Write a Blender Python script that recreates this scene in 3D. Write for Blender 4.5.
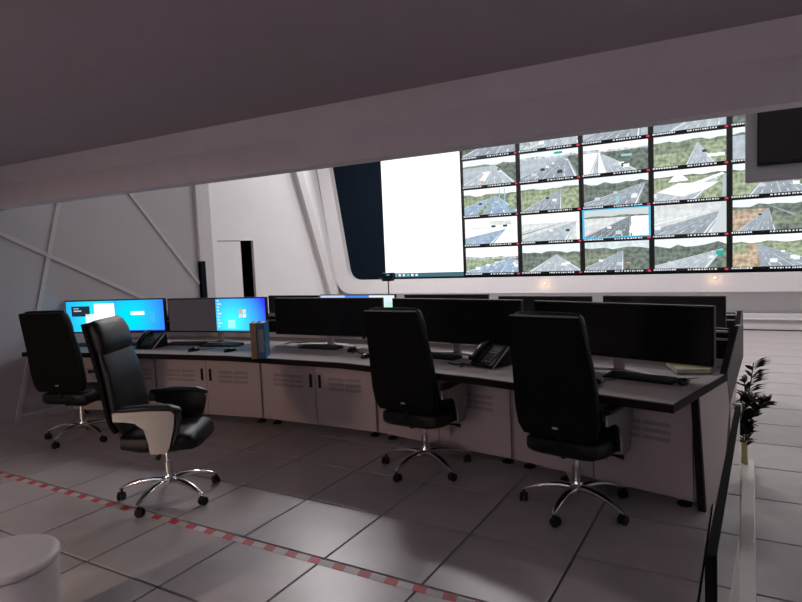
import bpy, bmesh, math, random
from mathutils import Vector, Matrix
random.seed(7)
SC = bpy.context.scene
for o in list(bpy.data.objects): bpy.data.objects.remove(o)
COL = SC.collection
R_ = math.radians

# ------------------------------------------------------------------ camera
F_PX, CX, CY = 602.875, 401.0, 300.5
CAM = Vector((2.00511, -2.49195, 1.63521))
RX = Vector((0.86490589, 0.50006369, -0.04329094))
UP = Vector((-0.00190822, 0.08952352, 0.99598288))
FW = Vector((-0.50193044, 0.86134885, -0.07838365))
cd = bpy.data.cameras.new('camera'); cam = bpy.data.objects.new('camera', cd); COL.objects.link(cam)
cd.sensor_fit = 'HORIZONTAL'; cd.sensor_width = 36.0; cd.lens = F_PX * 36.0 / 802.0; cd.clip_start = 0.02; cd.clip_end = 100
m = Matrix.Identity(4)
for i in range(3):
    m[i][0] = RX[i]; m[i][1] = UP[i]; m[i][2] = -FW[i]; m[i][3] = CAM[i]
cam.matrix_world = m
SC.camera = cam
def ray(x, y): return RX * ((x - CX) / F_PX) + UP * (-(y - CY) / F_PX) + FW
def at(x, y, z):
    d = ray(x, y); return CAM + d * ((z - CAM.z) / d.z)
def at_y(x, y, yy):
    d = ray(x, y); return CAM + d * ((yy - CAM.y) / d.y)
def at_x(x, y, xx):
    d = ray(x, y); return CAM + d * ((xx - CAM.x) / d.x)

# ------------------------------------------------------------------ world, exposure, lamps
w = bpy.data.worlds.new('world'); SC.world = w; w.use_nodes = True
w.node_tree.nodes['Background'].inputs[0].default_value = (0.6, 0.55, 0.6, 1)
w.node_tree.nodes['Background'].inputs[1].default_value = 0.02
SC.view_settings.view_transform = 'Standard'; SC.view_settings.look = 'None'
SC.view_settings.exposure = 0.0; SC.view_settings.gamma = 1.0; SC.view_settings.use_curve_mapping = False
def area(name, loc, target, sx, sy, power, col):
    l = bpy.data.lights.new(name, 'AREA'); l.shape = 'RECTANGLE'; l.size = sx; l.size_y = sy; l.energy = power; l.color = col
    o = bpy.data.objects.new(name, l); COL.objects.link(o); o.location = loc
    o.rotation_euler = (Vector(target) - Vector(loc)).to_track_quat('-Z', 'Y').to_euler(); return o
# hall ceiling lamps (fixtures are built below, z = 5.4)
HALL_LAMPS = [(-5.0, 6.4), (-2.2, 7.6), (1.4, 7.0), (4.6, 7.4)]
for (hx, hy), hp in zip(HALL_LAMPS, (190, 110, 95, 95)):
    area('hall_lamp_light', (hx, hy, 5.33), (hx, hy, 0), 1.1, 0.5, hp * 1.04, (1.0, 0.96, 0.98))
# unseen warm lamps added behind the camera, beams cropped by the back-wall opening
area('added_patch_light', (-2.2, -9.0, 2.96), (-2.2, 0.0, 0.0), 0.25, 0.25, 400, (1.0, 0.80, 0.60))  # added for the warm patch on the near floor
area('added_cabinet_light', (-2.0, -9.0, 1.9), (-2.0, 0.0, 1.0), 1.1, 0.25, 125, (1.0, 0.68, 0.55))  # added to warm the cabinet fronts
# added unseen up-light to brighten bulkhead and ceiling (trough built below)
area('added_uplight_beam', (1.0, -5.86, 2.06), (1.0, -4.9, 2.86), 6.0, 0.08, 400, (0.92, 0.92, 1.0))

# ------------------------------------------------------------------ materials
MATS = {}
def mat(name, col, rough=0.6, metal=0.0, noise=0.0, nscale=30, bump=0.0, bscale=200, spec=0.5, coat=0.0):
    if name in MATS: return MATS[name]
    M = bpy.data.materials.new(name); M.use_nodes = True; nt = M.node_tree; b = nt.nodes['Principled BSDF']
    b.inputs['Roughness'].default_value = rough; b.inputs['Metallic'].default_value = metal
    b.inputs['Specular IOR Level'].default_value = spec; b.inputs['Coat Weight'].default_value = coat
    tc = nt.nodes.new('ShaderNodeTexCoord')
    n = nt.nodes.new('ShaderNodeTexNoise'); n.inputs['Scale'].default_value = nscale; n.inputs['Detail'].default_value = 6
    nt.links.new(tc.outputs['Object'], n.inputs['Vector'])
    r = nt.nodes.new('ShaderNodeValToRGB'); r.color_ramp.elements[0].position = 0.3; r.color_ramp.elements[1].position = 0.7
    a = max(0, 1 - noise); c = 1 + noise
    r.color_ramp.elements[0].color = (col[0] * a, col[1] * a, col[2] * a, 1)
    r.color_ramp.elements[1].color = (min(1, col[0] * c), min(1, col[1] * c), min(1, col[2] * c), 1)
    nt.links.new(n.outputs[0], r.inputs[0]); nt.links.new(r.outputs[0], b.inputs['Base Color'])
    if bump > 0:
        n2 = nt.nodes.new('ShaderNodeTexNoise'); n2.inputs['Scale'].default_value = bscale; n2.inputs['Detail'].default_value = 4
        nt.links.new(tc.outputs['Object'], n2.inputs['Vector'])
        bp = nt.nodes.new('ShaderNodeBump'); bp.inputs['Strength'].default_value = bump; bp.inputs['Distance'].default_value = 0.004
        nt.links.new(n2.outputs[0], bp.inputs['Height']); nt.links.new(bp.outputs[0], b.inputs['Normal'])
    MATS[name] = M; return M
def emit(name, col, strength=1.0, noise=0.0, nscale=14, col2=None):
    if name in MATS: return MATS[name]
    M = bpy.data.materials.new(name); M.use_nodes = True; nt = M.node_tree; nt.nodes.remove(nt.nodes['Principled BSDF'])
    e = nt.nodes.new('ShaderNodeEmission'); e.inputs[1].default_value = strength
    nt.links.new(e.outputs[0], nt.nodes['Material Output'].inputs[0])
    if noise > 0 or col2:
        tc = nt.nodes.new('ShaderNodeTexCoord'); n = nt.nodes.new('ShaderNodeTexNoise')
        n.inputs['Scale'].default_value = nscale; n.inputs['Detail'].default_value = 5
        nt.links.new(tc.outputs['Object'], n.inputs['Vector'])
        r = nt.nodes.new('ShaderNodeValToRGB'); r.color_ramp.elements[0].position = 0.36; r.color_ramp.elements[1].position = 0.64
        c2 = col2 or tuple(min(1, c * (1 + noise)) for c in col)
        c1 = col if col2 else tuple(c * (1 - noise) for c in col)
        r.color_ramp.elements[0].color = (*c1, 1); r.color_ramp.elements[1].color = (*c2, 1)
        nt.links.new(n.outputs[0], r.inputs[0]); nt.links.new(r.outputs[0], e.inputs[0])
    else:
        e.inputs[0].default_value = (*col, 1)
    MATS[name] = M; return M
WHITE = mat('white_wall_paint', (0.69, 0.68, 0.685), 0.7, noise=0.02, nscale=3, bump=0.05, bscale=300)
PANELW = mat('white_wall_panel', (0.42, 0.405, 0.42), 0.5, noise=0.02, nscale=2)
RIBM = mat('rib_paint', (0.50, 0.48, 0.495), 0.5, noise=0.02)
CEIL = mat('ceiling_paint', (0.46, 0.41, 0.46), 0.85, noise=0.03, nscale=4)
BULK = mat('bulkhead_paint', (0.80, 0.75, 0.79), 0.7, noise=0.03, nscale=5)
FRAMEW = mat('video_frame_white', (0.58, 0.56, 0.56), 0.4, noise=0.02)
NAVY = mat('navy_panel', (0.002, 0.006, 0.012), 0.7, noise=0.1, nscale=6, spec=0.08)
TILE = mat('floor_tile', (0.40, 0.365, 0.36), 0.32, noise=0.09, nscale=4, bump=0.05, bscale=400)
JOINT = mat('floor_joint', (0.002, 0.002, 0.002), 0.95, spec=0.0)
BLACKPL = mat('black_plastic', (0.007, 0.007, 0.008), 0.5, noise=0.1, spec=0.25)
BLACKGL = mat('black_gloss', (0.003, 0.003, 0.0035), 0.25, noise=0.05, spec=0.3)
LEATHER = mat('black_leather', (0.006, 0.006, 0.007), 0.42, noise=0.15, nscale=12, bump=0.3, bscale=120, spec=0.28)
BACKFAB = mat('black_back_shell', (0.004, 0.004, 0.004), 0.75, noise=0.15, nscale=40, bump=0.2, bscale=300, spec=0.15)
CHROME = mat('polished_chrome', (0.72, 0.70, 0.68), 0.16, metal=1.0, noise=0.02)
BRUSH = mat('brushed_metal', (0.50, 0.48, 0.47), 0.32, metal=0.9, noise=0.04)
ALU = mat('aluminium', (0.62, 0.60, 0.58), 0.35, metal=0.6, noise=0.03)
CABW = mat('cabinet_paint', (0.44, 0.37, 0.36), 0.55, noise=0.03, nscale=8)
VENT = mat('vent_dark', (0.30, 0.255, 0.255), 0.7)
GROOVE = mat('groove_dark', (0.05, 0.03, 0.03), 0.7)
WORK = mat('worktop_laminate', (0.30, 0.26, 0.255), 0.7, noise=0.05, nscale=60, spec=0.2)
EDGE = mat('worktop_edge', (0.012, 0.008, 0.007), 0.7, noise=0.1, spec=0.15)
ENDP = mat('end_panel_laminate', (0.52, 0.46, 0.43), 0.5, noise=0.04, nscale=30)
WINGD = mat('end_wing_dark', (0.07, 0.065, 0.065), 0.45, noise=0.08)
GLASSM = None

# ------------------------------------------------------------------ object helpers
def tag(o, label=None, cat=None, group=None, kind=None):
    if label: o['label'] = label
    if cat: o['category'] = cat
    if group: o['group'] = group
    if kind: o['kind'] = kind
    return o
def empty(name, loc=(0, 0, 0), rz=0.0):
    o = bpy.data.objects.new(name, None); COL.objects.link(o); o.location = loc; o.rotation_euler = (0, 0, rz)
    o.empty_display_size = 0.1; return o
def obj(name, bm, mats, parent=None, smooth=False, loc=None):
    me = bpy.data.meshes.new(name)
    bmesh.ops.recalc_face_normals(bm, faces=bm.faces[:])
    if smooth:
        for f in bm.faces: f.smooth = True
    bm.to_mesh(me); bm.free()
    for mm in (mats if isinstance(mats, (list, tuple)) else [mats]): me.materials.append(mm)
    if smooth:
        try: me.set_sharp_from_angle(angle=R_(50))
        except Exception: pass
    o = bpy.data.objects.new(name, me); COL.objects.link(o)
    if parent: o.parent = parent
    if loc is not None: o.location = loc
    return o
def link_mesh(name, me, parent=None, loc=(0, 0, 0), rot=(0, 0, 0)):
    o = bpy.data.objects.new(name, me); COL.objects.link(o); o.location = loc; o.rotation_euler = rot
    if parent: o.parent = parent
    return o
def copy_tree(o, parent=None):
    c = o.copy(); COL.objects.link(c); c.parent = parent
    for ch in list(o.children): copy_tree(ch, c)
    return c
def NB(): return bmesh.new()
def box(bm, c, s, bev=0.0, rot=None, seg=2):
    M = Matrix.Translation(c)
    if rot is not None: M = M @ rot
    r = bmesh.ops.create_cube(bm, size=1.0, matrix=M @ Matrix.Diagonal((s[0], s[1], s[2], 1)))
    if bev > 0:
        es = list({e for v in r['verts'] for e in v.link_edges})
        bmesh.ops.bevel(bm, geom=es, offset=min(bev, min(s) * 0.49), segments=seg, affect='EDGES', profile=0.5)
    return bm
def b2(bm, lo, hi, bev=0.0):
    return box(bm, [(a + b) / 2 for a, b in zip(lo, hi)], [abs(b - a) for a, b in zip(lo, hi)], bev)
def prism(bm, pts, off, mat_index=0):
    """polygon pts (3D) extruded by vector off"""
    off = Vector(off); a = [bm.verts.new(p) for p in pts]; b = [bm.verts.new(Vector(p) + off) for p in pts]
    fs = [bm.faces.new(a), bm.faces.new(b[::-1])]; n = len(pts)
    for i in range(n): fs.append(bm.faces.new((a[i], a[(i + 1) % n], b[(i + 1) % n], b[i])))
    for f in fs: f.material_index = mat_index
    return bm
def loft(bm, rings, n=20, cap=True):
    """rings: (center, u vector half, v vector half, exponent)"""
    rs = []
    for c, u, v, e in rings:
        c, u, v = Vector(c), Vector(u), Vector(v); vs = []
        for i in range(n):
            t = 2 * math.pi * i / n; ct, st = math.cos(t), math.sin(t)
            vs.append(bm.verts.new(c + u * (math.copysign(abs(ct) ** (2 / e), ct)) + v * (math.copysign(abs(st) ** (2 / e), st))))
        rs.append(vs)
    for a, b in zip(rs, rs[1:]):
        for i in range(n): bm.faces.new((a[i], a[(i + 1) % n], b[(i + 1) % n], b[i]))
    if cap: bm.faces.new(rs[0][::-1]); bm.faces.new(rs[-1])
    return bm
def tube(bm, pts, r, n=8, radii=None):
    pts = [Vector(p) for p in pts]; rings = []
    ref = Vector((0, 0, 1))
    for i, p in enumerate(pts):
        t = (pts[min(i + 1, len(pts) - 1)] - pts[max(i - 1, 0)]).normalized()
        rf = ref if abs(t.dot(ref)) < 0.95 else Vector((1, 0, 0))
        u = t.cross(rf).normalized(); v = t.cross(u).normalized(); rr = radii[i] if radii else r
        rings.append((p, u * rr, v * rr, 2.0))
    return loft(bm, rings, n)
def lathe(bm, prof, c=(0, 0, 0), n=24, M=None):
    rs = []
    for r, z in prof:
        vs = []
        for i in range(n):
            t = 2 * math.pi * i / n; p = Vector((r * math.cos(t), r * math.sin(t), z))
            if M: p = M @ p
            vs.append(bm.verts.new(p + Vector(c)))
        rs.append(vs)
    for a, b in zip(rs, rs[1:]):
        for i in range(n): bm.faces.new((a[i], a[(i + 1) % n], b[(i + 1) % n], b[i]))
    bm.faces.new(rs[0][::-1]); bm.faces.new(rs[-1]); return bm
def struct(o): o['kind'] = 'structure'; return o

# ================================================================== THE SETTING
XL, YB, YH, XR = -4.80, -6.0, 10.0, 7.0      # left wall, back wall, video wall, right wall
ZC, ZH = 2.66, 5.5                           # visitor-zone ceiling, hall ceiling
YK = 1.0                                     # camera face of the bulkhead
# floor: dark sub-floor plus 0.6 m tiles
bm = NB(); b2(bm, (-9.5, YB, -0.15), (XR, YH + 0.3, -0.04)); floor = struct(obj('floor', bm, JOINT))
bm = NB(); box(bm, (0, 0, -0.02), (0.588, 0.584, 0.04), 0.0015, seg=1); to = obj('tile', bm, TILE, floor); tile_me = to.data
bpy.data.objects.remove(to)
near, far = [], []
for j in range(-10, 17):
    for i in range(-16, 12):
        x, y = (i + .5) * .6, (j + .5) * .6
        if i >= 3:
            if (i - 3) % 2: continue
            x += .3
        if y > YH or (y < 3.3 and x < XL): continue
        p = Vector((x, y, 0)) - CAM
        dz = p.dot(FW); px = CX + F_PX * p.dot(RX) / dz if dz > 0.2 else 1e6; py = CY - F_PX * p.dot(UP) / dz if dz > 0.2 else 1e6
        vis = dz > 0.3 and -90 < px < 900 and 280 < py < 700 and ((y < 2.6) or x > 1.0)
        (near if vis else far).append((x, y, dz))
near.sort(key=lambda t: t[2]); far += near[290:]; near = near[:290]
bm = NB(); box(bm, (0, 0, -0.02), (1.188, 0.586, 0.04), 0.0015, seg=1); to = obj('tile', bm, TILE, floor); tile2_me = to.data
bpy.data.objects.remove(to)
for x, y, _ in near: link_mesh('tile', tile2_me if x > 1.8 else tile_me, floor, (x, y, 0))
bm = NB()
for x, y, _ in far: box(bm, (x, y, -0.02), (1.188 if x > 1.8 else 0.588, 0.588, 0.04))
o = obj('distant_tiles', bm, TILE, floor); o['kind'] = 'stuff'

# left wall with raised diagonal ribs
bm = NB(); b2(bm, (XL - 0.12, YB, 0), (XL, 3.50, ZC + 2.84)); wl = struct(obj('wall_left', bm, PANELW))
def rib(p, q, wd=0.045, dep=0.022):
    p, q = Vector(p), Vector(q); d = (q - p).normalized(); n = Vector((1, 0, 0)); s = d.cross(n).normalized() * wd / 2
    bm = NB(); a = [p - s, p + s, q + s, q - s]
    prism(bm, [x - n * 0.002 for x in a], n * dep); obj('rib', bm, RIBM, wl)
rib((XL, 1.90, 3.6), (XL, 0.893, 0.0))
rib((XL, 0.40, 2.28), (XL, 3.49, 0.74), dep=.019)
rib((XL, 1.62, 3.58), (XL, 3.49, 1.33), dep=.0205)
rib((XL, -1.6, 3.2), (XL, 0.40, 2.28))
# baseboard of the left wall
bm = NB(); b2(bm, (XL, YB, 0), (XL + 0.012, 3.49, 0.07), 0.003); struct(obj('baseboard_left', bm, PANELW))
# end pilaster of the left wall
bm = NB(); b2(bm, (XL - 0.14, 3.50, 0), (XL + 0.05, 3.62, ZH), 0.008); b2(bm, (XL - 0.14, 3.62, 0), (XL + 0.02, 3.78, ZH), 0.008)
struct(obj('trim_1', bm, FRAMEW))
bm = NB(); b2(bm, (XL - 0.01, 3.50, 0.0), (XL + 0.056, 3.585, 1.65)); struct(obj('trim_2', bm, NAVY))
# set-back wall with the door opening
XD = -5.2
bm = NB()
D0, D1, DT = at_x(217, 240, XD).y, at_x(253, 240, XD).y, 1.96
YE = 7.14
b2(bm, (XD - 0.05, 3.70, 0), (XD, D0, ZH)); b2(bm, (XD - 0.05, D0, DT), (XD, D1, ZH))
pts = [(XD, D1, 0), (XD, YE + 0.25, 0), (XD, 5.35, ZH), (XD, D1, ZH)]; prism(bm, pts, (-0.05, 0, 0))
b2(bm, (XD - 0.1, 3.70, 0), (XL - 0.10, 3.78, ZH))
struct(obj('wall_hall_left', bm, WHITE))
# the dark passage behind the opening and its half-open pale leaf
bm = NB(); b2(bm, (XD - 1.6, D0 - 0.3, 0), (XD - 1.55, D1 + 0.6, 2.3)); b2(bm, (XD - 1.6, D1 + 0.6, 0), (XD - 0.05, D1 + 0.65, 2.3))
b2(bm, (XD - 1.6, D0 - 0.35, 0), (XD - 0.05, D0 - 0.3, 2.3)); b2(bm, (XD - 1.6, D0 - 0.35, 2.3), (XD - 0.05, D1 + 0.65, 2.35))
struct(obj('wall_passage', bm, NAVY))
dl = struct(empty('door_1', (XD - 0.006, D0, 0)))
bm = NB(); b2(bm, (-0.04, 0.005, 0.005), (0.0, (D1 - D0) * 0.64, DT - 0.01), 0.003); obj('leaf', bm, WHITE, dl)
bm = NB(); tube(bm, [(0.0, (D1 - D0) * 0.6, 1.0), (0.05, (D1 - D0) * 0.6, 1.0), (0.05, (D1 - D0) * 0.48, 1.0)], 0.009); obj('handle', bm, BRUSH, dl, True)
# slanted white ridge and splayed reveal towards the video wall
T0 = Vector((XD, 5.35, ZH)); B0 = Vector((XD, YE + 0.25, 0))
def lerp(a, b, t): return a + (b - a) * t
bm = NB(); prism(bm, [T0 + Vector((0, -.06, 0)), B0 + Vector((0, -.06, 0)), B0 + Vector((0, .14, 0)), T0 + Vector((0, .14, 0))], (0.10, 0, 0))
struct(obj('trim_3', bm, FRAMEW))
bm = NB()
q = [T0 + Vector((0, .14, 0)), B0 + Vector((0, .14, 0)), Vector((-6.95, YH, 0)), Vector((-7.85, YH, ZH))]
prism(bm, q, (-0.15, -0.02, 0)); struct(obj('wall_reveal', bm, WHITE))

# video wall: back wall with moulded white frame
bm = NB(); b2(bm, (-9.5, YH + 0.02, 0), (XR, YH + 0.3, ZH)); struct(obj('wall_far', bm, WHITE))
def trapz(x0t, x0b, x1, zt, zb, r, n=8):
    """trapezoid outline with a slanted, rounded left side; returns points in x,z"""
    pts = [(x1, zt), (x0t, zt)]
    d = Vector((x0b - x0t, zb - zt)).normalized()
    for k in range(n + 1):
        t = k / n; a = Vector((x0b, zb)) - d * r; b = Vector((x0b, zb)); c = Vector((x0b + r, zb))
        p = a * (1 - t) ** 2 + b * 2 * t * (1 - t) + c * t * t; pts.append((p.x, p.y))
    pts.append((x1, zb)); return pts
VX1 = 3.06
inner = trapz(-7.12, -6.62, VX1, 4.33, 1.03, 0.30)
outer = trapz(-7.52, -6.92, VX1 + 0.35, 4.70, 0.70, 0.42)
bm = NB(); yf, yb = YH - 0.22, YH + 0.02
vi = [bm.verts.new((x, yf, z)) for x, z in inner]; vo = [bm.verts.new((x, yf - 0.05, z)) for x, z in outer]
vib = [bm.verts.new((x, yb, z)) for x, z in inner]; vob = [bm.verts.new((x, yb, z)) for x, z in outer]
N = len(inner)
for i in range(N):
    j = (i + 1) % N
    for a, b in ((vi, vo), (vo, vob), (vob, vib), (vib, vi)): bm.faces.new((a[i], a[j], b[j], b[i]))
struct(obj('trim_4', bm, FRAMEW))
bm = NB(); prism(bm, [(x, YH - 0.055, z) for x, z in inner], (0, 0.06, 0)); struct(obj('wall_video_backing', bm, NAVY))
# plinth at the foot of the video wall
bm = NB(); b2(bm, (-7.5, YH - 0.12, 0), (XR, YH + 0.02, 0.30), 0.01); b2(bm, (-7.5, YH - 0.16, 0.19), (XR, YH + 0.02, 0.215), 0.005)
struct(obj('trim_5', bm, FRAMEW))
bm = NB(); b2(bm, (-7.5, YH - 0.135, 0), (XR, YH - 0.11, 0.018)); struct(obj('baseboard_far', bm, BLACKPL))
# right wall, back wall with opening sized to crop the added beams, ceilings
bm = NB(); b2(bm, (XR, YB, 0), (XR + 0.2, YH + 0.3, ZH)); struct(obj('wall_right', bm, WHITE))
bm = NB(); b2(bm, (XL - 0.12, YB - 0.2, 0), (-2.9, YB, ZC)); b2(bm, (-1.45, YB - 0.2, 0), (XR, YB, ZC)); b2(bm, (-2.9, YB - 0.2, 2.0), (-1.45, YB, ZC))
struct(obj('wall_back', bm, mat('back_wall_paint', (.22, .20, .20), .8)))
CV = empty('added_uplighter', (1.0, YB, 2.0)); tag(CV, 'added unseen white up-lighting trough behind the camera', 'lamp')  # added trough; its lip keeps direct light off floor and desks
bm = NB(); b2(bm, (-3.1, 0.0, -.02), (3.1, .26, 0.0)); b2(bm, (-3.1, .24, 0.0), (3.1, .26, .13)); obj('trough', bm, WHITE, CV)
bm = NB(); b2(bm, (-3.0, .06, 0.001), (3.0, .14, .03), .01); obj('tube', bm, emit('added_glow_strip', (1, .9, .94), 1.5), CV)  # added glowing strip inside the trough
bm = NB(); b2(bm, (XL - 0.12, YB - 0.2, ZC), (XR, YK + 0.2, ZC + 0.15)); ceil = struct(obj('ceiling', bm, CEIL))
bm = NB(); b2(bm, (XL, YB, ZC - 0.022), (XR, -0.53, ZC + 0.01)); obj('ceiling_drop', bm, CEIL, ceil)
bm = NB()                                      # bulkhead: sloping cornice above a vertical band
prof = [(YK - 0.10, ZC + 0.02), (YK - 0.015, 2.515), (YK, 2.50), (YK, 2.282), (YK + 0.16, 2.282), (YK + 0.16, ZH), (YK + 0.05, ZH), (YK + 0.05, ZC + 0.02)]
SK = 0.030 * (XR - XL)
prism(bm, [(XL, y - .155, z) for y, z in prof], (XR - XL, SK, 0)); obj('bulkhead', bm, BULK, ceil)
bm = NB(); b2(bm, (-9.5, YK - .3, ZH), (XR + 0.2, YH + 0.3, ZH + 0.15)); struct(obj('ceiling_hall', bm, WHITE))
bm = NB(); b2(bm, (-9.5, 3.7, 0), (-9.3, YH, ZH)); struct(obj('wall_hall_outer', bm, WHITE))
for hx, hy in HALL_LAMPS:
    L = empty('ceiling_lamp', (hx, hy, 5.36)); tag(L, 'white rectangular ceiling lamp above the video wall hall', 'lamp', 'hall ceiling lamps')
    bm = NB(); b2(bm, (-.62, -.32, 0.0), (.62, .32, .14), .01); obj('housing', bm, FRAMEW, L)
    bm = NB(); b2(bm, (-.55, -.25, -.012), (.55, .25, 0.0)); obj('diffuser', bm, emit('lamp_diffuser', (1, .93, .88), 2.0), L)

# ================================================================== VIDEO WALL SCREENS
def clip(poly):
    for ax, lim, sgn in ((0, 0, 1), (0, 1, -1), (1, 0, 1), (1, 1, -1)):
        out = []
        for i, p in enumerate(poly):
            q = poly[(i + 1) % len(poly)]; dp = (p[ax] - lim) * sgn; dq = (q[ax] - lim) * sgn
            if dp >= 0: out.append(p)
            if (dp < 0) != (dq < 0):
                t = dp / (dp - dq); out.append((p[0] + (q[0] - p[0]) * t, p[1] + (q[1] - p[1]) * t))
        poly = out
        if not poly: return []
    return poly
E_ = 1.12
PAL = {}
def pal(name):
    C = dict(sky=(.90, .97, 1.0), haze=(.72, .82, .86), white=(1, 1, 1), road=(.30, .36, .42), roadl=(.45, .52, .58), roadd=(.16, .20, .24), blue=(.30, .43, .60),
             green=(.18, .23, .15), greend=(.11, .15, .12), greenl=(.30, .37, .22), soil=(.50, .37, .25), mark=(.95, .97, .98), barrier=(.62, .68, .70),
             wall=(.72, .76, .76), car=(.93, .94, .95), dark=(.05, .06, .07), red=(.75, .09, .12), teal=(.02, .42, .33), orange=(.75, .35, .18), city=(.50, .56, .60), teall=(.25, .62, .66))
    c = tuple(min(1, v * .88 + .07) for v in C[name]) if name not in ('mark', 'dark', 'red', 'teal', 'orange', 'white') else C[name]
    if name in ('green', 'greend', 'greenl', 'city', 'soil'): return emit('picture_' + name, c, E_, 0.4, 13)
    if name in ('road', 'roadl', 'roadd', 'haze', 'wall', 'blue'): return emit('picture_' + name, c, E_, 0.14, 9)
    return emit('picture_' + name, c, E_)
NAMES = ['sky', 'haze', 'white', 'road', 'roadl', 'roadd', 'blue', 'green', 'greend', 'greenl', 'soil', 'mark', 'barrier', 'wall', 'car', 'dark', 'red', 'teal', 'orange', 'city', 'teall']
PM = [pal(n) for n in NAMES]; PI = {n: i for i, n in enumerate(NAMES)}
class Pic:
    def __init__(s): s.bm = NB(); s.k = 0
    def poly(s, pts, name):
        pts = clip(pts)
        if len(pts) < 3: return
        s.k += 1
        f = s.bm.faces.new([s.bm.verts.new((u * SW, -0.0004 * s.k, v * SH)) for u, v in pts]); f.material_index = PI[name]
    def rect(s, a, b, c, d, name): s.poly([(a, b), (c, b), (c, d), (a, d)], name)
    def ray(s, vx, h, xb, w, name, t0=0.0, t1=1.0):
        """strip from the bottom x=xb to the vanishing point (vx,h)"""
        def P(x, t): return (x + (vx - x) * t, h * t)
        s.poly([P(xb - w / 2, t0), P(xb + w / 2, t0), P(xb + w / 2, t1), P(xb - w / 2, t1)], name)
    def dashes(s, vx, h, xb, w, name='mark', n=6):
        t = 0.04
        for k in range(n):
            L = 0.13 * (1 - t); s.ray(vx, h, xb, w, name, t, t + L); t += L * 2.1
    def cars(s, vx, h, xs, rnd, name='car', n=5):
        for k in range(n):
            t = rnd.uniform(.15, .85); x = rnd.choice(xs); x = x + (vx - x) * t; z = h * t; sc = (1 - t) * .10 + .012
            s.rect(x - sc / 2, z, x + sc / 2, z + sc * 1.3, rnd.choice([name, name, 'car', 'dark', 'barrier']))
    def hills(s, h, amp, name, rnd, x0=0, x1=1, n=9):
        pts = [(x0, h - .03)] + [(x0 + (x1 - x0) * k / n, h + amp * rnd.uniform(.25, 1)) for k in range(n + 1)] + [(x1, h - .03)]
        s.poly(pts, name)
SW, SH = 1.205, 0.555
def picture(spec, seed):
    r = random.Random(seed); P = Pic(); s = dict(sky='sky', h=.72, vx=.5, l=-.2, r=1.1, road='road', lv='green', rv='green', hill='green', amp=.12, med=None, cars=3, extra=[]); s.update(spec)
    s['h'] *= .88; h, vx = s['h'], s['vx']
    P.rect(0, 0, 1, 1, s['sky'])
    if s['hill']: P.hills(h, s['amp'], s['hill'], r)
    P.poly([(0, 0), (vx, h), (0, h)] if False else [(-.02, 0), (vx, 0), (vx, h), (-.02, h)], s['lv'])
    P.poly([(vx, 0), (1.02, 0), (1.02, h), (vx, h)], s['rv'])
    P.poly([(s['l'], 0), (s['r'], 0), (vx + .012, h), (vx - .012, h)], s['road'])
    wd = s['r'] - s['l']
    P.ray(vx, h, s['l'] + .04 * wd, .022 * wd, 'mark'); P.ray(vx, h, s['r'] - .04 * wd, .022 * wd, 'mark')
    for f in (.2, .36, .64, .8): P.dashes(vx, h, s['l'] + f * wd, .014 * wd)
    if s['med']: P.ray(vx, h, s['l'] + .5 * wd, .09 * wd, s['med'])
    else: P.ray(vx, h, s['l'] + .5 * wd, .02 * wd, 'barrier')
    P.cars(vx, h, [s['l'] + f * wd for f in (.13, .28, .72, .88)], r, n=s['cars'])
    for e in s['extra']:
        if e[0] == 'rect': P.rect(*e[1:])
        elif e[0] == 'poly': P.poly(e[1], e[2])
        elif e[0] == 'hill': P.hills(e[1], e[2], e[3], r, *e[4:])
        elif e[0] == 'ray': P.ray(*e[1:])
    return P.bm
VS_X0, VS_P, VS_Z0, VS_PZ = -3.545, 1.304, 1.075, 0.635
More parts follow.
